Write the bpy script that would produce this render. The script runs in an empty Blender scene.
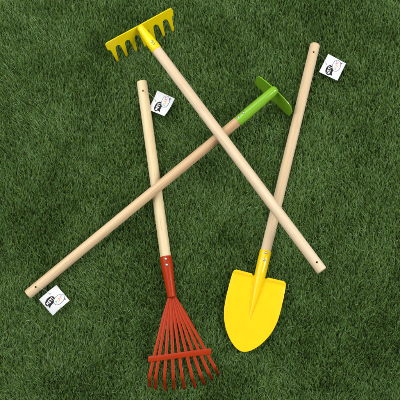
import bpy, math
import numpy as np
from mathutils import Vector, Matrix

S = bpy.context.scene
COL = S.collection
RNG = np.random.default_rng(7)
MM = 0.001
PX = 0.785 / 400.0                      # metres of turf covered by one photo pixel near the centre

# ------------------------------------------------------------------ camera
TILT = math.radians(12.0)
DIST = 1.70
WIDTH = 0.785
TARGET = Vector((0, 0, 0.02))
cam_d = bpy.data.cameras.new('camera')
cam = bpy.data.objects.new('camera', cam_d)
COL.objects.link(cam)
cam.location = TARGET + Vector((0, -DIST * math.sin(TILT), DIST * math.cos(TILT)))
cam.rotation_euler = (TILT, 0, 0)
cam_d.sensor_width = 36
cam_d.lens = 36 * DIST / WIDTH
cam_d.clip_end = 50
cam_d.clip_start = 0.05
S.camera = cam
S.render.resolution_x = S.render.resolution_y = 1024

_right = Vector((1, 0, 0))
_up = Vector((0, math.cos(TILT), math.sin(TILT)))
_fwd = Vector((0, math.sin(TILT), -math.cos(TILT)))


def P(px, py, z):
    """Point of the place at height z seen at photo pixel (px, py) of 400."""
    d = _fwd + _right * ((px - 200) / 400 * WIDTH / DIST) + _up * ((200 - py) / 400 * WIDTH / DIST)
    k = (z - cam.location.z) / d.z
    return cam.location + d * k


# ------------------------------------------------------------------ helpers
WM = {}


def link(o, parent=None, M=None):
    COL.objects.link(o)
    M = M or Matrix.Identity(4)
    if parent is not None:
        o.parent = parent
        o.matrix_basis = WM[parent.name].inverted() @ M
    else:
        o.matrix_basis = M
    WM[o.name] = M.copy()
    return o


def mesh_obj(name, verts, faces, mat, parent=None, M=None, smooth=True, auto=None):
    me = bpy.data.meshes.new(name)
    me.from_pydata([tuple(v) for v in verts], [], faces)
    me.validate()
    me.materials.append(mat)
    for p in me.polygons:
        p.use_smooth = smooth
    if auto is not None:
        me.set_sharp_from_angle(angle=math.radians(auto))
    me.update()
    o = bpy.data.objects.new(name, me)
    return link(o, parent, M)


def thing(name, label, cat, loc, group=None):
    o = bpy.data.objects.new(name, None)
    o.empty_display_size = 0.02
    o['label'] = label
    o['category'] = cat
    if group:
        o['group'] = group
    return link(o, None, Matrix.Translation(loc))


def axis_frame(a, b, up=Vector((0, 0, 1))):
    """Local Z runs a to b, local X is the side, local Y is 'up' seen from above."""
    z = (b - a).normalized()
    x = up.cross(z).normalized()
    y = z.cross(x).normalized()
    M = Matrix.Identity(4)
    for i, v in enumerate((x, y, z)):
        M[0][i], M[1][i], M[2][i] = v
    M.translation = a
    return M


def lathe(profile, n=48, flat=None):
    """profile: list of (radius, z).  flat: optional function (k)->(sx, sy)."""
    v, f = [], []
    for k, (r, z) in enumerate(profile):
        sx, sy = flat(k) if flat else (1, 1)
        for i in range(n):
            t = 2 * math.pi * i / n
            v.append((r * math.cos(t) * sx, r * math.sin(t) * sy, z))
    for k in range(len(profile) - 1):
        for i in range(n):
            j = (i + 1) % n
            f.append((k * n + i, k * n + j, (k + 1) * n + j, (k + 1) * n + i))
    return v, f


def cap_profile(r, L, er0, er1):
    """A rod with rounded ends; er = edge radius."""
    p = [(0.00001, 0)]
    for i in range(7):
        t = math.pi / 2 * i / 6
        p.append((r - er0 + er0 * math.sin(t), er0 - er0 * math.cos(t)))
    p.append((r, L * 0.5))
    for i in range(7):
        t = math.pi / 2 * i / 6
        p.append((r - er1 + er1 * math.cos(t), L - er1 + er1 * math.sin(t)))
    p.append((0.00001, L))
    return p


# ------------------------------------------------------------------ materials
def new_mat(name):
    m = bpy.data.materials.new(name)
    m.use_nodes = True
    nt = m.node_tree
    b = nt.nodes['Principled BSDF']
    return m, nt, b


def N(nt, t, **kw):
    n = nt.nodes.new(t)
    for k, v in kw.items():
        if k in n.inputs:
            n.inputs[k].default_value = v
        else:
            setattr(n, k, v)
    return n


def ramp(nt, stops):
    r = nt.nodes.new('ShaderNodeValToRGB')
    el = r.color_ramp.elements
    while len(el) < len(stops):
        el.new(0.5)
    for e, (p, c) in zip(el, stops):
        e.position = p
        e.color = (*c, 1)
    return r


def wood(name, light, dark, streak, seed, amount=0.5, heart=None):
    m, nt, b = new_mat(name)
    tc = N(nt, 'ShaderNodeTexCoord')
    mp = N(nt, 'ShaderNodeMapping')
    mp.inputs['Location'].default_value = (seed, seed * 0.7, seed * 1.3)
    mp.inputs['Scale'].default_value = (120, 120, 3.5)
    nt.links.new(tc.outputs['Object'], mp.inputs['Vector'])
    n1 = N(nt, 'ShaderNodeTexNoise', Scale=1.0, Detail=5.0, Roughness=0.6, Distortion=0.4)
    nt.links.new(mp.outputs[0], n1.inputs['Vector'])
    r1 = ramp(nt, [(0.30, dark), (0.48, tuple((a + c) / 2 for a, c in zip(dark, light))), (0.62, light), (1.0, light)])
    nt.links.new(n1.outputs['Fac'], r1.inputs['Fac'])
    # fine pores along the grain
    mp2 = N(nt, 'ShaderNodeMapping')
    mp2.inputs['Location'].default_value = (seed * 2, 3, seed)
    mp2.inputs['Scale'].default_value = (900, 900, 22)
    nt.links.new(tc.outputs['Object'], mp2.inputs['Vector'])
    n2 = N(nt, 'ShaderNodeTexNoise', Scale=1.0, Detail=3.0, Roughness=0.6)
    nt.links.new(mp2.outputs[0], n2.inputs['Vector'])
    r2 = ramp(nt, [(0.28, (1, 1, 1)), (0.45, (0, 0, 0))])
    nt.links.new(n2.outputs['Fac'], r2.inputs['Fac'])
    mulp = N(nt, 'ShaderNodeMath', operation='MULTIPLY')
    mulp.inputs[1].default_value = 0.5
    nt.links.new(r2.outputs['Color'], mulp.inputs[0])
    # broad tan streaks
    mp3 = N(nt, 'ShaderNodeMapping')
    mp3.inputs['Location'].default_value = (seed * 3, 1, seed * 5)
    mp3.inputs['Scale'].default_value = (55, 55, 1.6)
    nt.links.new(tc.outputs['Object'], mp3.inputs['Vector'])
    n3 = N(nt, 'ShaderNodeTexNoise', Scale=1.0, Detail=4.0, Roughness=0.55)
    nt.links.new(mp3.outputs[0], n3.inputs['Vector'])
    r3 = ramp(nt, [(0.50, (0, 0, 0)), (0.72, (1, 1, 1))])
    nt.links.new(n3.outputs['Fac'], r3.inputs['Fac'])
    mula = N(nt, 'ShaderNodeMath', operation='MULTIPLY')
    mula.inputs[1].default_value = amount
    nt.links.new(r3.outputs['Color'], mula.inputs[0])
    fac = mula.outputs[0]
    if heart:
        # the stick was cut nearer the heartwood at this end
        sp = N(nt, 'ShaderNodeSeparateXYZ')
        nt.links.new(tc.outputs['Object'], sp.inputs[0])
        mr = N(nt, 'ShaderNodeMapRange')
        mr.inputs['From Min'].default_value = heart[0]
        mr.inputs['From Max'].default_value = heart[1]
        mr.inputs['To Max'].default_value = heart[2]
        nt.links.new(sp.outputs['Z'], mr.inputs['Value'])
        mm = N(nt, 'ShaderNodeMath', operation='MULTIPLY')
        nt.links.new(mr.outputs[0], mm.inputs[0])
        nt.links.new(n1.outputs['Fac'], mm.inputs[1])
        ad = N(nt, 'ShaderNodeMath', operation='ADD', use_clamp=True)
        nt.links.new(mula.outputs[0], ad.inputs[0])
        nt.links.new(mm.outputs[0], ad.inputs[1])
        fac = ad.outputs[0]
    mx = N(nt, 'ShaderNodeMix', data_type='RGBA')
    nt.links.new(fac, mx.inputs['Factor'])
    nt.links.new(r1.outputs['Color'], mx.inputs[6])
    mx.inputs[7].default_value = (*streak, 1)
    mx2 = N(nt, 'ShaderNodeMix', data_type='RGBA')
    nt.links.new(mulp.outputs[0], mx2.inputs['Factor'])
    nt.links.new(mx.outputs[2], mx2.inputs[6])
    mx2.inputs[7].default_value = (*[c * 0.62 for c in streak], 1)
    nt.links.new(mx2.outputs[2], b.inputs['Base Color'])
    b.inputs['Roughness'].default_value = 0.55
    b.inputs['Specular IOR Level'].default_value = 0.35
    bp = N(nt, 'ShaderNodeBump', Strength=0.25, Distance=0.0004)
    nt.links.new(n2.outputs['Fac'], bp.inputs['Height'])
    nt.links.new(bp.outputs[0], b.inputs['Normal'])
    return m


def paint(name, col, rough=0.32, wear=None, coat=0.0, spec=0.5):
    m, nt, b = new_mat(name)
    tc = N(nt, 'ShaderNodeTexCoord')
    n1 = N(nt, 'ShaderNodeTexNoise', Scale=38.0, Detail=4.0, Roughness=0.6)
    nt.links.new(tc.outputs['Object'], n1.inputs['Vector'])
    r = ramp(nt, [(0.3, tuple(c * 0.93 for c in col)), (0.7, col)])
    nt.links.new(n1.outputs['Fac'], r.inputs['Fac'])
    last = r.outputs['Color']
    if wear:
        n3 = N(nt, 'ShaderNodeTexNoise', Scale=160.0, Detail=5.0, Roughness=0.7)
        nt.links.new(tc.outputs['Object'], n3.inputs['Vector'])
        r3 = ramp(nt, [(0.66, (0, 0, 0)), (0.74, (1, 1, 1))])
        nt.links.new(n3.outputs['Fac'], r3.inputs['Fac'])
        mul = N(nt, 'ShaderNodeMath', operation='MULTIPLY')
        mul.inputs[1].default_value = 0.5
        nt.links.new(r3.outputs['Color'], mul.inputs[0])
        mx = N(nt, 'ShaderNodeMix', data_type='RGBA')
        nt.links.new(mul.outputs[0], mx.inputs['Factor'])
        nt.links.new(last, mx.inputs[6])
        mx.inputs[7].default_value = (*wear, 1)
        last = mx.outputs[2]
    nt.links.new(last, b.inputs['Base Color'])
    rr = N(nt, 'ShaderNodeMapRange')
    rr.inputs['To Min'].default_value = rough - 0.04
    rr.inputs['To Max'].default_value = rough + 0.06
    nt.links.new(n1.outputs['Fac'], rr.inputs['Value'])
    nt.links.new(rr.outputs[0], b.inputs['Roughness'])
    b.inputs['Coat Weight'].default_value = coat
    b.inputs['Coat Roughness'].default_value = 0.16
    b.inputs['Specular IOR Level'].default_value = spec
    n2 = N(nt, 'ShaderNodeTexNoise', Scale=420.0, Detail=2.0)
    nt.links.new(tc.outputs['Object'], n2.inputs['Vector'])
    bp = N(nt, 'ShaderNodeBump', Strength=0.06, Distance=0.0005)
    nt.links.new(n2.outputs['Fac'], bp.inputs['Height'])
    nt.links.new(bp.outputs[0], b.inputs['Normal'])
    n5 = N(nt, 'ShaderNodeTexNoise', Scale=26.0, Detail=1.5)
    nt.links.new(tc.outputs['Object'], n5.inputs['Vector'])
    b5 = N(nt, 'ShaderNodeBump', Strength=0.35, Distance=0.0012)
    nt.links.new(n5.outputs['Fac'], b5.inputs['Height'])
    nt.links.new(bp.outputs[0], b5.inputs['Normal'])
    nt.links.new(b5.outputs[0], b.inputs['Normal'])
    return m


def plain(name, col, rough=0.5, metal=0.0, noise=0.06):
    m, nt, b = new_mat(name)
    tc = N(nt, 'ShaderNodeTexCoord')
    n1 = N(nt, 'ShaderNodeTexNoise', Scale=260.0, Detail=3.0)
    nt.links.new(tc.outputs['Object'], n1.inputs['Vector'])
    r = ramp(nt, [(0.3, tuple(c * (1 - noise) for c in col)), (0.7, col)])
    nt.links.new(n1.outputs['Fac'], r.inputs['Fac'])
    nt.links.new(r.outputs['Color'], b.inputs['Base Color'])
    b.inputs['Roughness'].default_value = rough
    b.inputs['Metallic'].default_value = metal
    if not metal:
        b.inputs['Specular IOR Level'].default_value = 0.15
    return m


M_wood_red = wood('cream_wood', (0.86, 0.72, 0.45), (0.76, 0.60, 0.34), (0.62, 0.44, 0.22), 1.0, 0.35)
M_wood_hoe = wood('tan_grained_wood', (0.80, 0.61, 0.37), (0.66, 0.45, 0.245), (0.52, 0.29, 0.135), 4.3, 0.9, (0.22, 0.48, 1.0))
M_wood_rake = wood('pinkish_wood', (0.83, 0.68, 0.475), (0.73, 0.565, 0.365), (0.64, 0.41, 0.23), 7.9, 0.6)
M_wood_shovel = wood('pale_wood', (0.82, 0.66, 0.44), (0.72, 0.545, 0.33), (0.60, 0.385, 0.19), 11.2, 0.6)
M_yellow = paint('yellow_paint', (0.97, 0.66, 0.0), 0.11, spec=0.42)
M_yellow_rake = paint('lemon_paint', (0.97, 0.74, 0.0), 0.16, spec=0.4)
M_red = paint('red_paint', (0.44, 0.034, 0.004), 0.22, spec=0.16, wear=(0.16, 0.02, 0.012))
M_green = paint('green_paint', (0.22, 0.50, 0.018), 0.12)
M_steel = plain('zinc_steel', (0.62, 0.61, 0.58), 0.42, 1.0, 0.3)
M_card = plain('white_card', (0.76, 0.775, 0.79), 0.5, 0, 0.02)
M_ink = plain('black_ink', (0.018, 0.018, 0.02), 0.5)
M_inkgrey = plain('purple_grey_ink', (0.16, 0.13, 0.18), 0.5)
M_white = plain('white_ink', (0.76, 0.77, 0.78), 0.5, 0, 0.01)
M_teal = plain('teal_ink', (0.22, 0.58, 0.50), 0.5)
M_orange = plain('orange_ink', (0.82, 0.40, 0.16), 0.5)
M_amber = plain('amber_ink', (0.82, 0.56, 0.18), 0.5)
M_pink = plain('pink_ink', (0.72, 0.30, 0.38), 0.5)
M_nylon, _nt, _b = new_mat('clear_nylon')
_b.inputs['Base Color'].default_value = (0.85, 0.87, 0.85, 1)
_b.inputs['Roughness'].default_value = 0.2
_b.inputs['Transmission Weight'].default_value = 0.75
_b.inputs['IOR'].default_value = 1.3

# ------------------------------------------------------------------ handles, sockets, rivets
R_H = 10.4 * MM                    # handle radius
FOOT = []                          # footprints that press the grass: capsules


def handle(root, a, b, r, mat, hole_at, er0=2.5 * MM, er1=1 * MM):
    """a is the free end (with the hole), b the end inside the socket."""
    M = axis_frame(a, b)
    L = (b - a).length
    prof = cap_profile(r, L, er0, er1)
    v, f = lathe(prof, 56)
    me = bpy.data.meshes.new('handle')
    me.from_pydata(v, [], f)
    import bmesh
    bm = bmesh.new()
    bm.from_mesh(me)
    bmesh.ops.remove_doubles(bm, verts=bm.verts, dist=1e-4)
    bmesh.ops.recalc_face_normals(bm, faces=bm.faces)
    bm.to_mesh(me)
    bm.free()
    tmp = bpy.data.objects.new('tmp_handle', me)
    COL.objects.link(tmp)
    # the drilled hang hole
    cr = 2.15 * MM
    cv, cf = [], []
    n = 20
    for i in range(n):
        t = 2 * math.pi * i / n
        cv.append((cr * math.cos(t), -0.03, hole_at + cr * math.sin(t)))
        cv.append((cr * math.cos(t), 0.03, hole_at + cr * math.sin(t)))
    for i in range(n):
        j = (i + 1) % n
        cf.append((2 * i, 2 * j, 2 * j + 1, 2 * i + 1))
    cf.append(tuple(2 * i for i in range(n)))
    cf.append(tuple(2 * i + 1 for i in reversed(range(n))))
    cme = bpy.data.meshes.new('cut')
    cme.from_pydata(cv, [], cf)
    bm = bmesh.new()
    bm.from_mesh(cme)
    bmesh.ops.recalc_face_normals(bm, faces=bm.faces)
    bm.to_mesh(cme)
    bm.free()
    cut = bpy.data.objects.new('tmp_cut', cme)
    COL.objects.link(cut)
    md = tmp.modifiers.new('b', 'BOOLEAN')
    md.operation = 'DIFFERENCE'
    md.object = cut
    md.solver = 'EXACT'
    dg = bpy.context.evaluated_depsgraph_get()
    dg.update()
    res = bpy.data.meshes.new_from_object(tmp.evaluated_get(dg))
    bpy.data.objects.remove(tmp)
    bpy.data.objects.remove(cut)
    res.name = 'handle'
    res.materials.clear()
    res.materials.append(mat)
    for p in res.polygons:
        p.use_smooth = True
        p.material_index = 0
    res.set_sharp_from_angle(angle=math.radians(40))
    o = bpy.data.objects.new('handle', res)
    link(o, root, M)
    FOOT.append((a, b, r))
    return o


def tube_profile(pts, wall, closed_end=False):
    """pts: outer (r, z) from the mouth on; adds the mouth rim and the inside."""
    z0 = pts[0][1]
    r0 = pts[0][0]
    p = [(r0 - wall, z0 + 0.004), (r0 - wall, z0 + 0.0003), (r0 - wall * 0.7, z0), (r0 - wall * 0.25, z0)]
    p += [(r0, z0 + 0.0004)] + [(r, z) for r, z in pts[1:]]
    if closed_end:
        r1, z1 = pts[-1]
        er = min(r1 * closed_end, r1)
        for i in range(1, 9):
            t = math.pi / 2 * i / 8
            p.append((max(r1 - er + er * math.cos(t), 0.00002), z1 + er * math.sin(t)))
        p.append((0.00001, z1 + er))
    return p


def rivet(socket, M, r_at, s, ang, rad=2.7 * MM):
    """A domed rivet head on the socket at distance s along, turned ang from the top."""
    n = Vector((math.sin(ang), math.cos(ang), 0))
    pos = Vector((0, 0, s)) + n * (r_at - 0.3 * MM)
    z = n
    x = Vector((0, 0, 1))
    y = z.cross(x)
    R = Matrix.Identity(4)
    for i, q in enumerate((x, y, z)):
        R[0][i], R[1][i], R[2][i] = q
    R.translation = pos
    prof = [(rad * 1.06, -0.0004), (rad * 1.06, 0.0002), (rad, 0.0006)]
    for i in range(1, 7):
        t = math.pi / 2 * i / 6
        prof.append((max(rad * math.cos(t), 0.00001), 0.0006 + 0.0011 * math.sin(t)))
    v, f = lathe(prof, 20)
    return mesh_obj('rivet', v, f, M_steel, socket, M @ R, auto=50)


def strip(path, widths, thick, side):
    """A flat strip along path (Vectors); side = list of across directions."""
    v, f = [], []
    for k, p in enumerate(path):
        t = (path[min(k + 1, len(path) - 1)] - path[max(k - 1, 0)]).normalized()
        sd = (side - t * side.dot(t)).normalized()
        nn = sd.cross(t).normalized()
        if nn.z < 0:
            nn = -nn
        w = widths[k] / 2
        e = min(0.0004, w * 0.4)
        h = thick / 2
        for (a, b) in ((-w, -h + e * .6), (-w + e, -h), (w - e, -h), (w, -h + e * .6), (w, h - e * .6), (w - e, h), (-w + e, h), (-w, h - e * .6)):
            v.append(p + sd * a + nn * b)
    n = 8
    for k in range(len(path) - 1):
        for i in range(n):
            j = (i + 1) % n
            f.append((k * n + i, k * n + j, (k + 1) * n + j, (k + 1) * n + i))
    f.append(tuple(range(n)))
    f.append(tuple(reversed([(len(path) - 1) * n + i for i in range(n)])))
    return v, f


def local(root, vs):
    inv = WM[root.name].inverted()
    return [inv @ Vector(q) for q in vs]


def part_world(name, verts, faces, mat, root, auto=35):
    """A part whose vertices are given in the place's coordinates."""
    return mesh_obj(name, local(root, verts), faces, mat, root, WM[root.name], auto=auto)


# ------------------------------------------------------------------ 1  red leaf rake (lowest in the pile)
Z_RED = 25 * MM
ra, rb = P(141.8, 81.5, 22 * MM), P(165.65, 256.6, Z_RED)
rc = P(171.7, 296.5, Z_RED + 1 * MM)
red = thing('leaf_rake', 'toy leaf rake with red fan of bent tines and cream handle, under the hoe', 'leaf rake', rb)
rdir = (rb - ra).normalized()
handle(red, ra, rb + rdir * 0.02, R_H, M_wood_red, 0.0235)
Mr = axis_frame(rb, rc)
Lr = (rc - rb).length
sock = mesh_obj('socket', *lathe(tube_profile([(11.5 * MM, 0), (11.45 * MM, 0.012), (10.9 * MM, 0.03), (9.6 * MM, Lr * 0.62), (8.5 * MM, Lr - 0.006), (8.3 * MM, Lr)], 0.9 * MM, 0.25), 48), M_red, red, Mr, auto=40)
rivet(sock, Mr, 11.45 * MM, 0.0062, 0.0)
rivet(sock, Mr, 11.35 * MM, 0.0178, 0.0)
FOOT.append((rb, rc, 11 * MM))

bend = [(149.3, 376.5), (155.6, 377.3), (164.4, 377.5), (173.2, 377.5), (182.2, 377), (192.0, 376.5), (200.8, 375.5), (208.6, 372.3), (214.8, 367.5)]
tips = [(149.8, 389.5), (155.4, 391.3), (165.2, 393), (174.2, 392), (184.6, 390.8), (195.6, 389.3), (205.0, 385.5), (212.6, 380.5), (219.2, 375.5)]
TZ = 28 * MM
nT = 9
ctr = P(172.0, 297.5, TZ)
acr = (P(180, 296.4, TZ) - P(164, 298.6, TZ)).normalized()
for i in range(nT):
    u = (i - 4) / 4.0
    off = 0.5 * MM if i % 2 else -0.5 * MM
    start = ctr + acr * (u * 2.9 * PX) - (rdir * 0.004)
    start.z = TZ - 0.5 * MM + off
    bz = TZ + 12 * MM + off * 0.3
    bp_ = P(*bend[i], bz)
    tp = P(*tips[i], 2 * MM)
    path, wid = [], []
    spacing_end = 8.1 * PX
    for k in range(15):
        t = k / 15
        q = start.lerp(bp_, t)
        q.z += 0.004 * math.sin(math.pi * t)
        sp = (0.72 * PX) * (1 - t) + spacing_end * t
        path.append(q)
        wid.append(min(2.95 * PX, sp * 1.12))
    # a tight bend and then the claw reaching down into the turf
    d_in = (bp_ - start).normalized()
    c0 = bp_ - d_in * 0.004
    c1 = bp_ + d_in * 0.004
    for k in range(1, 9):
        t = k / 8
        q = (1 - t) ** 2 * c0 + 2 * t * (1 - t) * c1 + t * t * bp_.lerp(tp, 0.45)
        path.append(q)
        wid.append(2.95 * PX)
    for k in range(1, 6):
        t = 0.45 + 0.55 * k / 5
        q = bp_.lerp(tp, t)
        q.z += 0.0
        path.append(q)
        wid.append(2.9 * PX * (1 - 0.45 * (k / 5) ** 2))
    v, f = strip(path, wid, 1.3 * MM, acr)
    part_world('tine', v, f, M_red, red)
    FOOT.append((start, bp_, 2.8 * MM))
    FOOT.append((bp_, bp_.lerp(tp, 0.75), 3.0 * MM))
bl = P(148.2, 359.4, TZ + 13.3 * MM)
br = P(211.2, 351.0, TZ + 13.3 * MM)
bd = (br - bl).normalized()
bside = Vector((bd.y, -bd.x, 0))
path = [bl.lerp(br, k / 12) for k in range(13)]
v, f = strip(path, [5.2 * PX] * 13, 1.4 * MM, bside)
part_world('crossbar', v, f, M_red, red)

# ------------------------------------------------------------------ 2  green hoe (over the leaf rake, under the garden rake)
ha = P(27.6, 294.8, 23 * MM)
# it lies on the leaf rake's handle, so it climbs towards its head
hx = P(160.5, 186.5, 0)
red_at = Z_RED
z_cross = red_at + 2 * R_H - 0.5 * MM
dist_cross = (Vector(hx.xy) - Vector(ha.xy)).length
slope = (z_cross - ha.z) / dist_cross
h_end_xy = P(277.2, 87.0, 62 * MM)
h_len = (Vector(h_end_xy.xy) - Vector(ha.xy)).length
z_hend = ha.z + slope * h_len
hb = P(237.4, 121.9, ha.z + slope * h_len * 0.84)
hc = P(276.2, 88.6, z_hend)
hoe = thing('hoe', 'toy hoe with lime green head and tan handle, lying across the red leaf rake', 'hoe', hb)
hdir = (hc - hb).normalized()
hh = handle(hoe, ha, hb + hdir * 0.03, 9.6 * MM, M_wood_hoe, 0.0225, er0=1.8 * MM)
Mh = axis_frame(hb, hc)
Lh = (hc - hb).length
hsock = mesh_obj('socket', *lathe(tube_profile([(10.3 * MM, 0), (10.3 * MM, 0.02), (10.0 * MM, Lh * 0.6), (9.2 * MM, Lh - 0.010), (8.9 * MM, Lh - 0.006)], 0.9 * MM, 0.8), 56), M_green, hoe, Mh, auto=40)
rivet(hsock, Mh, 10.3 * MM, 0.0065, 0.42)
rivet(hsock, Mh, 10.25 * MM, 0.0195, 0.42)
# the blade hangs from the end of the socket
hp = P(276.2, 90.6, z_hend - 5 * MM)
bl_w = (P(290.5, 106.5, 55 * MM) - P(259.5, 77.5, 55 * MM))
bu = Vector((bl_w.x, bl_w.y, 0)).normalized()
hback = Vector((-hdir.x, -hdir.y, 0)).normalized()
bv = (Vector((0, 0, -1)) + hback * 0.10).normalized()
bn = bu.cross(bv).normalized()
W2 = 25.2 * PX
D2 = 52 * MM


def hoe_outline():
    pts = []
    # top edge from left to right with falling shoulders, then the deep cutting edge
    top = [(-1.0, 0.55), (-1.0, 0.32), (-0.97, 0.20), (-0.91, 0.12), (-0.80, 0.065), (-0.55, 0.025), (-0.3, 0.0), (0.0, -0.03),
           (0.3, 0.0), (0.5, 0.025), (0.70, 0.08), (0.84, 0.17), (0.94, 0.30), (1.0, 0.46), (1.0, 0.55)]
    bot = [(1.0, 0.9), (0.96, 0.97), (0.88, 1.0), (0.4, 1.0), (0.0, 1.0), (-0.4, 1.0), (-0.88, 1.0), (-0.96, 0.97), (-1.0, 0.9)]
    return top + bot


def plate_from_outline(pts, place, thick_dir, thick):
    """Extrude a closed outline; place(u, v) gives the middle surface."""
    n = len(pts)
    mid = [place(*p) for p in pts]
    c = Vector((0, 0, 0))
    for q in mid:
        c += q / n
    v = []
    for layer, (dz, inset) in enumerate(((-0.5, 0.0004), (-0.32, 0), (0.32, 0), (0.5, 0.0004))):
        for q in mid:
            d = (c - q).normalized() * inset
            v.append(q + thick_dir * thick * dz + d)
    f = []
    for k in range(3):
        for i in range(n):
            j = (i + 1) % n
            f.append((k * n + i, k * n + j, (k + 1) * n + j, (k + 1) * n + i))
    f.append(tuple(reversed(range(n))))
    f.append(tuple(3 * n + i for i in range(n)))
    return v, f


v, f = plate_from_outline(hoe_outline(), lambda a, b: hp + bu * (a * W2) + bv * (b * D2) + bn * (0.0), bn, 2.0 * MM)
part_world('blade', v, f, M_green, hoe)
FOOT.append((hp - bu * W2 * 0.9 + bv * D2 * 0.8 - bn * 0.002, hp + bu * W2 * 0.9 + bv * D2 * 0.8 - bn * 0.002, 4 * MM))

# ------------------------------------------------------------------ 3  yellow shovel
sz = 23 * MM
sa = P(315.4, 43.6, 22 * MM)
sb = P(265.8, 250.9, sz)
st = P(242.0, 351.6, sz)
shovel = thing('shovel', 'toy shovel with broad yellow blade and pale handle, under the toothed rake', 'shovel', sb)
sdir_h = (sb - sa).normalized()
handle(shovel, sa, sb + sdir_h * 0.03, R_H * 0.97, M_wood_shovel, 0.0225, er0=5.0 * MM)
sd = (st - sb).normalized()
KS = (st - sb).length / 103.1            # metres per outline unit
Ms = axis_frame(sb, st)
rs = 5.95 * KS
ssock = mesh_obj('socket', *lathe(tube_profile([(rs, 0), (rs, 0.02), (rs * 0.98, 22 * KS), (rs * 0.93, 29 * KS), (rs * 0.80, 36 * KS), (rs * 0.45, 55 * KS), (rs * 0.15, 68 * KS)], 0.9 * MM, 0.5), 56), M_yellow, shovel, Ms, auto=40)
rivet(ssock, Ms, rs, 0.0055, 0.05)
rivet(ssock, Ms, rs, 0.0195, 0.05)
half_pts = [(27, 27.2), (36, 27.7), (44, 27.9), (55, 27.9), (65, 27.3), (72, 26.0), (78, 24.2), (84, 21.5), (89, 18.5), (94, 14.8), (97, 11.9), (99.5, 9.0), (101.3, 6.2), (102.4, 3.8), (102.9, 2.0), (103.1, 0.0)]


def half_w(y):
    for (y0, w0), (y1, w1) in zip(half_pts, half_pts[1:]):
        if y <= y1:
            t = (y - y0) / (y1 - y0)
            return w0 + (w1 - w0) * t
    return 0.0


# smooth half-width by averaging
def half_s(y):
    if y > 99:
        return half_w(y)
    return sum(half_w(min(103.1, max(27, y + d))) for d in (-2, -1, 0, 1, 2)) / 5


ridge_r0 = 6.0


def blade_z(x, y):
    w = 27.5
    z = 2.2 * (abs(x) / w) ** 2.2
    z += 1.2 * max(0, (y - 70) / 33) ** 2
    r = ridge_r0 * max(0.0, (74 - y) / (74 - 27)) ** 0.85
    if r > 0.05 and abs(x) < r * 1.15:
        a = abs(x) / r
        if a < 0.75:
            h = math.sqrt(1 - a * a)
        else:
            h = 0.661 * max(0, (1.15 - a) / 0.40) ** 1.1
        z += r * 0.80 * h
    return z


rows = []
for (y, dz) in ((26.0, 1.0), (26.2, 1.35), (26.7, 1.6), (27.3, 1.62), (27.9, 1.4), (28.6, 1.0), (29.4, 0.5), (30.4, 0.12)):
    rows.append((y, dz))
y = 31.0
while y < 96:
    rows.append((y, 0))
    y += 1.3
for y in (97, 98.5, 99.8, 100.9, 101.7, 102.3, 102.75, 103.0, 103.1):
    rows.append((y, 0))
NC = 150
verts, faces = [], []
for (y, dz) in rows:
    hw = half_s(max(27, y))
    if y < 30:
        hw = half_s(28) - 2.8 * max(0, (29.6 - y) / 3.6) ** 2.2       # rounded outer corners of the lip
    for i in range(NC + 1):
        s = -1 + 2 * i / NC
        # more columns over the ridge
        s = 0.45 * s + 0.55 * s ** 3
        x = s * max(hw, 0.02)
        lip = min(1.0, max(0.0, (abs(x) - 6.4) / 2.6))
        lip = lip * lip * (3 - 2 * lip)
        yy = y if lip > 0 else max(y, 26.8)
        yy = max(y, 27.6) * (1 - lip) + y * lip
        z = blade_z(x, max(27, y)) + dz * lip
        w = sb + sd * (yy * KS)
        sidev = sd.cross(Vector((0, 0, 1))).normalized()
        upv = sidev.cross(sd).normalized()
        # photo right = towards +x
        if sidev.x < 0:
            sidev = -sidev
        if upv.z < 0:
            upv = -upv
        verts.append(w + sidev * (x * KS) + upv * (z * KS - 0.6 * MM))
n = NC + 1
for k in range(len(rows) - 1):
    for i in range(NC):
        faces.append((k * n + i, k * n + i + 1, (k + 1) * n + i + 1, (k + 1) * n + i))
blade = part_world('blade', verts, faces, M_yellow, shovel, auto=60)
so = blade.modifiers.new('thickness', 'SOLIDIFY')
so.thickness = 1.4 * MM
so.offset = 0
SHOVEL_POLY = []
for yy in list(range(27, 103, 4)) + [103.1]:
    SHOVEL_POLY.append((yy, half_w(yy)))

# ------------------------------------------------------------------ 4  yellow garden rake (on top)
# it rests on the hoe's handle and on its own teeth
kx = P(218.0, 135.5, 60 * MM)
k_d = (Vector(kx.xy) - Vector(ha.xy)).length
z_on_hoe = ha.z + slope * k_d + 10.3 * MM + R_H + 0.3 * MM
Z_HEAD = 67 * MM
g_head = P(140.4, 27.6, Z_HEAD)
gx = P(218.5, 136.0, z_on_hoe)
g_slope = (z_on_hoe - Z_HEAD) / (Vector(gx.xy) - Vector(g_head.xy)).length
g_end0 = P(322.2, 271.0, 90 * MM)
g_len = (Vector(g_end0.xy) - Vector(g_head.xy)).length
Z_END = Z_HEAD + g_slope * g_len
ga = P(322.2, 271.0, Z_END)
gdir = (g_head - ga).normalized()
g_sock = P(156.9, 50.2, Z_HEAD + g_slope * g_len * 0.09)
rake = thing('garden_rake', 'toy rake with yellow head of pointed teeth, lying across the hoe and shovel', 'rake', g_sock)
handle(rake, ga, g_sock + gdir * 0.02, R_H * 0.98, M_wood_rake, 0.018, er0=2.2 * MM)
Mg = axis_frame(g_sock, g_head)
Lg = (g_head - g_sock).length
gs = mesh_obj('socket', *lathe(tube_profile([(10.9 * MM, 0), (10.8 * MM, 0.014), (9.9 * MM, Lg * 0.5), (8.2 * MM, Lg * 0.8), (7.5 * MM, Lg - 0.006), (7.2 * MM, Lg - 0.001)], 0.9 * MM, 0.55), 56), M_yellow_rake, rake, Mg, auto=40)
rivet(gs, Mg, 10.8 * MM, 0.0105, -0.05, 2.4 * MM)
rivet(gs, Mg, 10.7 * MM, 0.0165, -0.05, 2.4 * MM)
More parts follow.
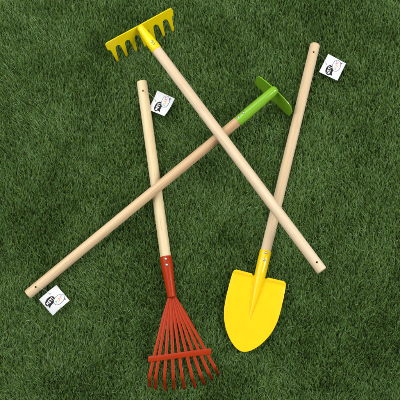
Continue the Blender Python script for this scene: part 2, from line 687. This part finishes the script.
# the plate: u along its length, v from the top edge down the teeth
pl_l, pl_r = P(104.8, 43.8, Z_HEAD + 2 * MM), P(171.6, 7.6, Z_HEAD + 2 * MM)
pu = (pl_r - pl_l)
PL2 = pu.length / 2
pu.normalize()
pmid = (pl_l + pl_r) / 2
tow = Vector((-gdir.x, -gdir.y, 0)).normalized()
tow = (tow - pu * tow.dot(pu)).normalized()
pv = (Vector((0, 0, -1)) + tow * 0.42).normalized()
pn = pu.cross(pv).normalized()
if pn.z < 0:
    pn = -pn
PLATE_H = 19 * MM
TEETH_L = 65 * MM


def rake_surface(u, vv):
    """middle surface with the top edge rolled slightly towards the back and claws curling in"""
    q = pmid + pu * u + pv * vv
    t = max(0.0, (vv - 26 * MM) / (30 * MM))
    q = q + pn * (-2.2 * MM * t * t)
    return q


c = 5 * MM
out = [(-PL2, c), (-PL2 + c * 0.13, c * 0.5), (-PL2 + c * 0.5, c * 0.13), (-PL2 + c, 0)]
out += [(PL2 * k / 6, 0) for k in range(-5, 6)]
out += [(PL2 - c, 0), (PL2 - c * 0.5, c * 0.13), (PL2 - c * 0.13, c * 0.5), (PL2, c)]
out += [(PL2, PLATE_H * 0.8), (PL2 - c * 0.2, PLATE_H)]
out += [(PL2 * k / 6, PLATE_H) for k in range(5, -6, -1)]
out += [(-PL2 + c * 0.2, PLATE_H), (-PL2, PLATE_H * 0.8)]
v, f = plate_from_outline(out, rake_surface, pn, 2.2 * MM)
plate = part_world('plate', v, f, M_yellow_rake, rake)
pitch = (2 * PL2) / 7.0
for i in range(7):
    u0 = (i - 3) * pitch
    v, f = [], []
    prof = [(PLATE_H - 0.4 * MM, pitch * 0.5), (PLATE_H + 1.2 * MM, pitch * 0.40), (PLATE_H + 3.0 * MM, pitch * 0.30), (PLATE_H + 5.5 * MM, pitch * 0.25), (PLATE_H + 10 * MM, pitch * 0.22),
            (PLATE_H + 18 * MM, pitch * 0.19), (PLATE_H + 26 * MM, pitch * 0.155), (TEETH_L - 5 * MM, pitch * 0.13), (TEETH_L - 2 * MM, pitch * 0.105), (TEETH_L, pitch * 0.05)]
    for (vv, hw) in prof:
        lim_u = PL2 - 0.6 * MM
        q0, q1 = rake_surface(max(u0 - hw, -lim_u), vv), rake_surface(min(u0 + hw, lim_u), vv)
        th = 1.06 * MM if vv < PLATE_H + 12 * MM else 1.0 * MM
        e = (q1 - q0).normalized() * min(0.4 * MM, hw * 0.4)
        v += [q0 + e - pn * th, q0 - pn * th * .6, q0 + pn * th * .6, q0 + e + pn * th, q1 - e + pn * th, q1 + pn * th * .6, q1 - pn * th * .6, q1 - e - pn * th]
    for k in range(len(prof) - 1):
        for a in range(8):
            b = (a + 1) % 8
            f.append((k * 8 + a, k * 8 + b, (k + 1) * 8 + b, (k + 1) * 8 + a))
    f.append(tuple(range(8)))
    f.append(tuple(reversed([(len(prof) - 1) * 8 + a for a in range(8)])))
    FOOT.append((rake_surface(u0, TEETH_L), rake_surface(u0, TEETH_L - 22 * MM), 2.6 * MM))
    inv = WM[rake.name].inverted()
    mesh_obj('tooth', [inv @ q for q in v], f, M_yellow_rake, plate, WM[rake.name], auto=35)

# ------------------------------------------------------------------ hang tags
TAGS = []


def tube(path, r, n=8):
    v, f = [], []
    for k, p in enumerate(path):
        t = (path[min(k + 1, len(path) - 1)] - path[max(k - 1, 0)]).normalized()
        s = t.cross(Vector((0.31, 0.2, 0.93))).normalized()
        u = s.cross(t)
        for i in range(n):
            a = 2 * math.pi * i / n
            v.append(p + s * (r * math.cos(a)) + u * (r * math.sin(a)))
    for k in range(len(path) - 1):
        for i in range(n):
            j = (i + 1) % n
            f.append((k * n + i, k * n + j, (k + 1) * n + j, (k + 1) * n + i))
    return v, f


def ellipse(cx, cy, a, b, rot=0, n=48):
    return [(cx + a * math.cos(t) * math.cos(rot) - b * math.sin(t) * math.sin(rot),
             cy + a * math.cos(t) * math.sin(rot) + b * math.sin(t) * math.cos(rot)) for t in (2 * math.pi * i / n for i in range(n))]


def letter_mesh(ch, size, bold):
    cu = bpy.data.curves.new('letter', 'FONT')
    cu.body = ch
    cu.size = size
    cu.offset = bold
    cu.align_x = 'CENTER'
    cu.align_y = 'CENTER'
    cu.resolution_u = 4
    tmp = bpy.data.objects.new('tmp_text', cu)
    COL.objects.link(tmp)
    dg = bpy.context.evaluated_depsgraph_get()
    dg.update()
    me = bpy.data.meshes.new_from_object(tmp.evaluated_get(dg))
    bpy.data.objects.remove(tmp)
    vs = [tuple(q.co) for q in me.vertices]
    fs = [tuple(p.vertices) for p in me.polygons]
    bpy.data.meshes.remove(me)
    return vs, fs


def hang_tag(center, e1, nrm, label, handle_pt, curl):
    """center: Vector; e1: reading direction; nrm: face direction of the card."""
    x = (e1 - nrm * e1.dot(nrm)).normalized()
    y = nrm.cross(x).normalized()
    M = Matrix.Identity(4)
    for i, q in enumerate((x, y, nrm)):
        M[0][i], M[1][i], M[2][i] = q
    M.translation = center
    root = bpy.data.objects.new('hang_tag', None)
    root.empty_display_size = 0.02
    root['label'] = label
    root['category'] = 'tag'
    root['group'] = 'white hang tags tied to the tool handles'
    link(root, None, M)
    W, H = 21.2 * MM, 20.4 * MM

    def bend(p):
        a, b = p[0], p[1]
        return (a, b, (p[2] if len(p) > 2 else 0) + curl * ((a / W) ** 2 + 0.5 * (a / W) * (b / H)) * 0.0035)

    def sheet(name, outer, z, mat, parent=root, inner=None):
        if inner is None:
            # a fan of rings so that it follows the card's curl
            cx = sum(p[0] for p in outer) / len(outer)
            cy = sum(p[1] for p in outer) / len(outer)
            nO = len(outer)
            vv = [bend((cx, cy, z))]
            ff = []
            for k in (1, 2, 3, 4):
                for p in outer:
                    vv.append(bend((cx + (p[0] - cx) * k / 4, cy + (p[1] - cy) * k / 4, z)))
            for i in range(nO):
                j = (i + 1) % nO
                ff.append((0, 1 + i, 1 + j))
                for k in range(3):
                    ff.append((1 + k * nO + i, 1 + (k + 1) * nO + i, 1 + (k + 1) * nO + j, 1 + k * nO + j))
        else:
            nO = len(outer)
            vv = [bend((*p, z)) for p in outer] + [bend((*p, z)) for p in inner]
            ff = [(i, (i + 1) % nO, nO + (i + 1) % nO, nO + i) for i in range(nO)]
        return mesh_obj(name, vv, ff, mat, parent, M)

    # the card: a grid with a real punched hole would be finer than a pixel, so the hole is a small dark eyelet
    G = 16
    t = 0.45 * MM
    vv, ff = [], []
    for layer in (0, 1):
        for j in range(G + 1):
            for i in range(G + 1):
                a = (-1 + 2 * i / G) * W
                b = (-1 + 2 * j / G) * H
                q = bend((a, b, -t * (1 - layer)))
                vv.append(q)
    m_ = (G + 1) ** 2
    for j in range(G):
        for i in range(G):
            k = j * (G + 1) + i
            ff.append((m_ + k, m_ + k + 1, m_ + k + G + 2, m_ + k + G + 1))
            ff.append((k, k + G + 1, k + G + 2, k + 1))
    for i in range(G):
        for (k0, k1) in ((i, i + 1), (G * (G + 1) + i + 1, G * (G + 1) + i), ((i + 1) * (G + 1), i * (G + 1)), (i * (G + 1) + G, (i + 1) * (G + 1) + G)):
            ff.append((k0, k1, m_ + k1, m_ + k0))
    mesh_obj('card', vv, ff, M_card, root, M, auto=30)
    sheet('punch_hole', ellipse(1.4 * MM, 14.6 * MM, 1.1 * MM, 1.1 * MM, 0, 20), 0.12 * MM, M_ink)
    # black bubble with white letters
    bb = sheet('speech_bubble', ellipse(-7.6 * MM, 3.6 * MM, 11.2 * MM, 7.4 * MM, 0.10), 0.10 * MM, M_ink)
    bb['label'] = 'black speech bubble with white letters'
    sheet('bubble_tail', [(-15.5 * MM, 0.5 * MM), (-9 * MM, -2.8 * MM), (-16.5 * MM, -6.6 * MM)], 0.08 * MM, M_ink, bb)
    word, sz_ = 'HEY!', 8.3 * MM
    xs = [-6.3, -0.9, 4.1, 8.0]
    for ch, xx in zip(word, xs):
        vs, fs = letter_mesh(ch, sz_, 0.42 * MM)
        a = 0.10
        vs = [((p[0] * 0.78 + xx * MM * 0.93), p[1] * 1.02) for p in vs]
        vs = [(-7.9 * MM + p[0] * math.cos(a) - p[1] * math.sin(a), 3.6 * MM + p[0] * math.sin(a) + p[1] * math.cos(a)) for p in vs]
        mesh_obj('letter', [bend((*p, 0.2 * MM)) for p in vs], fs, M_white, bb, M)
    # white bubble with coloured letters, laid over the black one
    wb = sheet('speech_bubble', ellipse(7.6 * MM, -5.4 * MM, 12.2 * MM, 8.4 * MM, 0.12), 0.30 * MM, M_inkgrey)
    wb['label'] = 'white outlined speech bubble with coloured letters'
    sheet('bubble_tail', [(12 * MM, -11.2 * MM), (17 * MM, -9.2 * MM), (18.3 * MM, -14.2 * MM)], 0.26 * MM, M_inkgrey, wb)
    sheet('bubble_fill', ellipse(7.6 * MM, -5.4 * MM, 11.4 * MM, 7.6 * MM, 0.12), 0.40 * MM, M_white, wb)
    for ch, xx, mt in zip('PLAY!', [-7.1, -2.9, 1.2, 5.6, 9.0], [M_teal, M_amber, M_orange, M_pink, M_teal]):
        vs, fs = letter_mesh(ch, 8.2 * MM, 0.25 * MM)
        a = 0.12
        vs = [(p[0] * 0.78 + xx * MM * 0.95, p[1]) for p in vs]
        vs = [(7.4 * MM + p[0] * math.cos(a) - p[1] * math.sin(a), -5.4 * MM + p[0] * math.sin(a) + p[1] * math.cos(a)) for p in vs]
        mesh_obj('letter', [bend((*p, 0.5 * MM)) for p in vs], fs, mt, wb, M)
    # clear nylon loop through the eyelet and the handle's hole
    p0 = M @ Vector((1.4 * MM, 14.6 * MM, 0.4 * MM))
    p1 = handle_pt
    path = []
    d = p1 - p0
    sidev = d.cross(Vector((0, 0, 1))).normalized()
    for k in range(25):
        t_ = k / 24
        path.append(p0 + d * t_ + Vector((0, 0, 0.009 * math.sin(math.pi * t_))) + sidev * (0.002 * math.sin(math.pi * t_)))
    v, f = tube(path, 0.35 * MM, 8)
    inv = M.inverted()
    mesh_obj('tag_string', [inv @ q for q in v], f, M_nylon, root, M)
    cor = [M @ Vector((a * W, b * H, 0)) for a, b in ((-1, -1), (1, -1), (1, 1), (-1, 1))]
    TAGS.append(cor)
    return root


def tag_at(cpx, cpy, ex, ey, z, tilt_to, tilt, label, hole_pt, curl=1.0):
    cc = P(cpx, cpy, z)
    e1 = (P(cpx + ex * 5, cpy + ey * 5, z) - P(cpx - ex * 5, cpy - ey * 5, z)).normalized()
    tt = Vector((tilt_to[0], -tilt_to[1], 0)).normalized()
    nrm = (Vector((0, 0, 1)) - tt * math.tan(tilt)).normalized() if tilt else Vector((0, 0, 1))
    return hang_tag(cc, e1, nrm, label, hole_pt, curl)


up_off = Vector((0, 0, R_H - 1 * MM))
tag_at(161.4, 104.2, 0.50, -0.866, 25.5 * MM, (-1.0, -0.35), math.radians(-15), 'white square tag beside the red leaf rake handle, one corner tucked under it', ra + rdir * 0.0235 + up_off, 1.0)
tag_at(332.4, 67.9, 0.45, -0.893, 24.5 * MM, (1, 0.4), math.radians(-4), 'white square tag beside the shovel handle, lying apart in the upper right', sa + sdir_h * 0.0225 + up_off, 0.8)
tag_at(54.2, 300.0, 0.755, -0.656, 24.5 * MM, (0.6, 0.7), math.radians(3), 'white square tag beside the free end of the hoe handle, at the lower left', ha + (hb - ha).normalized() * 0.0225 + up_off, -0.8)

# ------------------------------------------------------------------ turf
gm, nt, b = new_mat('turf_backing')
tc = N(nt, 'ShaderNodeTexCoord')
n1 = N(nt, 'ShaderNodeTexNoise', Scale=300.0, Detail=4.0)
nt.links.new(tc.outputs['Object'], n1.inputs['Vector'])
r = ramp(nt, [(0.3, (0.03, 0.055, 0.016)), (0.7, (0.07, 0.10, 0.03))])
nt.links.new(n1.outputs['Fac'], r.inputs['Fac'])
nt.links.new(r.outputs['Color'], b.inputs['Base Color'])
b.inputs['Roughness'].default_value = 0.9
G = 6.0
ground = mesh_obj('ground', [(-G, -G, 0), (G, -G, 0), (G, G, 0), (-G, G, 0)], [(0, 1, 2, 3)], gm, smooth=False)
ground['kind'] = 'structure'


def value_noise(x, y, cell, seed):
    rg = np.random.default_rng(seed)
    n = 64
    g = rg.random((n, n))
    fx, fy = x / cell + 17.3, y / cell + 9.1
    ix, iy = np.floor(fx).astype(int), np.floor(fy).astype(int)
    tx, ty = fx - ix, fy - iy
    tx = tx * tx * (3 - 2 * tx)
    ty = ty * ty * (3 - 2 * ty)
    a = g[ix % n, iy % n]
    b_ = g[(ix + 1) % n, iy % n]
    c_ = g[ix % n, (iy + 1) % n]
    d_ = g[(ix + 1) % n, (iy + 1) % n]
    return (a * (1 - tx) + b_ * tx) * (1 - ty) + (c_ * (1 - tx) + d_ * tx) * ty


def scatter(half_w_, y0, y1, dens, hole=None):
    n = int((2 * half_w_) * (y1 - y0) * dens)
    x = RNG.uniform(-half_w_, half_w_, n)
    y = RNG.uniform(y0, y1, n)
    if hole is not None:
        k = ~((np.abs(x) < hole[0]) & (y > hole[1]) & (y < hole[2]))
        x, y = x[k], y[k]
    return x, y


INNER = (0.50, -0.50, 0.56)
DENS = 250000
xi, yi = scatter(INNER[0], INNER[1], INNER[2], DENS)
# stitches: pull the roots towards tufts so that the pile clumps
tuft = 0.0085
jx = np.round(xi / tuft) * tuft + RNG.normal(0, 0.0024, xi.size)
jy = np.round(yi / tuft + 0.35 * (np.round(xi / tuft) % 2)) * tuft + RNG.normal(0, 0.0024, xi.size)
mixk = RNG.random(xi.size) < 0.6
xi = np.where(mixk, jx, xi)
yi = np.where(mixk, jy, yi)
xo, yo = scatter(1.25, -1.25, 1.35, 65000, INNER)
X = np.concatenate([xi, xo])
Y = np.concatenate([yi, yo])
outer = np.concatenate([np.zeros(xi.size, bool), np.ones(xo.size, bool)])
n = X.size
# nap: mostly towards the top of the picture, swirling in patches
sw = value_noise(X, Y, 0.16, 1) - 0.5
sw2 = value_noise(X, Y, 0.05, 2) - 0.5
sw3 = value_noise(X, Y, 0.014, 3) - 0.5
ang = math.pi / 2 + 0.10 + sw * 0.75 + sw2 * 0.55 + sw3 * 0.6 + RNG.normal(0, 0.34, n)
stray = RNG.random(n) < 0.12
ang = np.where(stray, RNG.uniform(0, 2 * math.pi, n), ang)
flat = np.clip(0.50 + np.clip((0.1 - Y) * 0.35, -0.12, 0.18) + (value_noise(X, Y, 0.09, 4) - 0.5) * 0.5 + (value_noise(X, Y, 0.02, 5) - 0.5) * 0.4 + RNG.normal(0, 0.15, n), 0.08, 1.0)
Lb = RNG.uniform(0.015, 0.023, n)
thatch = RNG.random(n) < 0.2
Lb = np.where(thatch, RNG.uniform(0.010, 0.016, n), Lb)
flat = np.where(thatch, RNG.uniform(0.7, 1.2, n), flat)
H = Lb * np.cos(flat)
REACH = Lb * np.sin(flat)
Wd = RNG.uniform(0.0011, 0.0019, n)
Wd = np.where(outer, Wd * 1.6, Wd)
dx, dy = np.cos(ang), np.sin(ang)

# blades under a tool or a tag are pressed flat below it
zscale = np.ones(n)
PRX = np.array([0.0, 0.25, 0.66, 1.0])
PRZ = np.array([0.0, 0.52, 0.86, 1.0])


def press(dist_fn, lap=0.0, lap_h=0.030):
    """dist_fn(x, y) -> clearance height above the ground (1 where free).  A share lap of the
    blades whose tips alone would touch stands taller and curls over the rim instead."""
    global zscale
    over = np.zeros(n, bool)
    if lap:
        free2 = dist_fn(X + dx * REACH * 0.66, Y + dy * REACH * 0.66) > 0.5
        hit = dist_fn(X + dx * REACH, Y + dy * REACH) < 0.5
        over = free2 & hit & (RNG.random(n) < lap) & ~outer & (zscale > 0.99)
    for k in (0, 1, 2, 3):
        xx = X + dx * REACH * PRX[k]
        yy = Y + dy * REACH * PRX[k]
        lim = dist_fn(xx, yy)
        zz = H * PRZ[max(k, 1)]
        zscale = np.where(over, zscale, np.minimum(zscale, np.clip(lim / np.maximum(zz, 1e-5), 0.06, 1.0)))
    zscale = np.where(over, lap_h / np.maximum(H, 1e-4), zscale)


for (a, b_, r_) in FOOT:
    ax, ay, az = a
    ex, ey, ez = b_ - a
    LL = ex * ex + ey * ey

    def cap(x, y, ax=ax, ay=ay, az=az, ex=ex, ey=ey, ez=ez, LL=LL, r_=r_):
        t = np.clip(((x - ax) * ex + (y - ay) * ey) / LL, 0, 1)
        d = np.hypot(x - ax - ex * t, y - ay - ey * t)
        zc = az + ez * t
        q = np.clip(1 - (d / (r_ + 0.0008)) ** 2, 0, None)
        lim = zc - np.sqrt(q) * r_ - 0.0015
        return np.where(d < r_ + 0.0008, lim, 1.0)
    press(cap)

s2 = Vector((sd.x, sd.y)).normalized()
p2 = Vector((s2.y, -s2.x))


def shovel_lim(x, y):
    a = ((x - sb.x) * s2.x + (y - sb.y) * s2.y) / KS
    w = np.abs((x - sb.x) * p2.x + (y - sb.y) * p2.y) / KS
    hw = np.interp(a, [q[0] for q in half_pts], [q[1] for q in half_pts], left=0, right=0)
    inside = (a > 26) & (a < 103.3) & (w < hw + 0.15)
    return np.where(inside, sz - 0.0045, 1.0)


press(shovel_lim, 0.3)
for cor in TAGS:
    def tag_lim(x, y, cor=cor):
        ins = np.ones(x.shape, bool)
        for i in range(4):
            a, b_ = cor[i], cor[(i + 1) % 4]
            ins &= ((b_.x - a.x) * (y - a.y) - (b_.y - a.y) * (x - a.x)) > -0.00003
        e1 = cor[1] - cor[0]
        e2 = cor[3] - cor[0]
        nn = e1.cross(e2)
        zp = cor[0].z - (nn.x * (x - cor[0].x) + nn.y * (y - cor[0].y)) / nn.z
        return np.where(ins, zp - 0.0035, 1.0)
    press(tag_lim, 0.25)
H = H * zscale

# build the blades
tw = ang + math.pi / 2 + RNG.normal(0, 0.7, n)
sx, sy = np.cos(tw), np.sin(tw)
WS = np.array([0.9, 1.0, 0.78])
V = np.empty((n, 7, 3), np.float32)
curl = RNG.normal(0, 0.12, n)
for k in range(4):
    cx = X + dx * REACH * PRX[k] - dy * REACH * curl * PRX[k] ** 2
    cy = Y + dy * REACH * PRX[k] + dx * REACH * curl * PRX[k] ** 2
    cz = H * PRZ[k]
    if k < 3:
        hw = Wd * WS[k] * 0.5
        V[:, 2 * k, 0] = cx - sx * hw
        V[:, 2 * k, 1] = cy - sy * hw
        V[:, 2 * k, 2] = cz
        V[:, 2 * k + 1, 0] = cx + sx * hw
        V[:, 2 * k + 1, 1] = cy + sy * hw
        V[:, 2 * k + 1, 2] = cz
    else:
        V[:, 6, 0] = cx
        V[:, 6, 1] = cy
        V[:, 6, 2] = cz
base = (np.arange(n) * 7)[:, None]
loops = (base + np.array([0, 1, 3, 2, 2, 3, 5, 4, 4, 5, 6])[None, :]).astype(np.int32).ravel()
starts = ((np.arange(n) * 11)[:, None] + np.array([0, 4, 8])[None, :]).astype(np.int32).ravel()
me = bpy.data.meshes.new('grass')
me.vertices.add(n * 7)
me.vertices.foreach_set('co', V.reshape(-1))
me.loops.add(n * 11)
me.loops.foreach_set('vertex_index', loops)
me.polygons.add(n * 3)
me.polygons.foreach_set('loop_start', starts)
me.polygons.foreach_set('use_smooth', np.ones(n * 3, bool))
me.update(calc_edges=True)
# each yarn's own dye lot
yarn = RNG.random(n)
dye = np.empty((n, 3))
c_dark, c_mid, c_light, c_olive, c_tan = (np.array(q) for q in ((0.118, 0.240, 0.049), (0.178, 0.338, 0.079), (0.270, 0.432, 0.172), (0.225, 0.352, 0.058), (0.23, 0.21, 0.08)))
dye[:] = c_mid
dye[yarn < 0.36] = c_dark
dye[yarn > 0.72] = c_light
dye[(yarn > 0.62) & (yarn <= 0.72)] = c_olive
dye[thatch] = c_olive * 0.8
dye[thatch & (yarn < 0.12)] = c_tan
dye *= RNG.uniform(0.70, 1.16, (n, 1))
faded = RNG.random(n) < 0.006
dye[faded] = np.array((0.42, 0.46, 0.25)) * RNG.uniform(0.7, 1.1, (int(faded.sum()), 1))
cols = np.ones((n, 7, 4), np.float32)
cols[:, :, :3] = dye[:, None, :]
at = me.color_attributes.new('dye', 'FLOAT_COLOR', 'POINT')
at.data.foreach_set('color', cols.reshape(-1))
tm, nt, b = new_mat('turf_yarn')
a_ = N(nt, 'ShaderNodeAttribute', attribute_name='dye')
nt.links.new(a_.outputs['Color'], b.inputs['Base Color'])
b.inputs['Roughness'].default_value = 0.40
b.inputs['Specular IOR Level'].default_value = 0.5
tr = N(nt, 'ShaderNodeBsdfTranslucent')
mixs = N(nt, 'ShaderNodeMixShader', Fac=0.30)
nt.links.new(a_.outputs['Color'], tr.inputs['Color'])
nt.links.new(b.outputs[0], mixs.inputs[1])
nt.links.new(tr.outputs[0], mixs.inputs[2])
nt.links.new(mixs.outputs[0], nt.nodes['Material Output'].inputs['Surface'])
me.materials.append(tm)
grass = bpy.data.objects.new('grass', me)
grass['kind'] = 'stuff'
grass['label'] = 'short green artificial grass with a combed, patchy pile'
grass['category'] = 'grass'
link(grass)

# ------------------------------------------------------------------ light: two softboxes over the turf and the pale studio round it
w = bpy.data.worlds.new('World')
S.world = w
w.use_nodes = True
bg = w.node_tree.nodes['Background']
bg.inputs['Color'].default_value = (0.92, 0.96, 1.0, 1)
bg.inputs['Strength'].default_value = 0.34


def softbox(name, loc, aim, size, power, col):
    d = bpy.data.lights.new(name, 'AREA')
    d.shape = 'RECTANGLE'
    d.size, d.size_y = size
    d.energy = power
    d.color = col
    o = bpy.data.objects.new(name, d)
    COL.objects.link(o)
    o.location = loc
    o.rotation_euler = (Vector(aim) - Vector(loc)).to_track_quat('-Z', 'Y').to_euler()


softbox('softbox_key', (-1.15, 0.75, 1.75), (-0.05, 0.05, 0), (2.1, 2.1), 47, (1, 0.985, 0.96))
softbox('softbox_fill', (1.60, -0.05, 1.62), (0.05, -0.03, 0), (0.45, 1.3), 28, (1, 0.985, 0.96))

S.view_settings.view_transform = 'Standard'
S.view_settings.look = 'None'
S.view_settings.exposure = 0
S.view_settings.gamma = 1
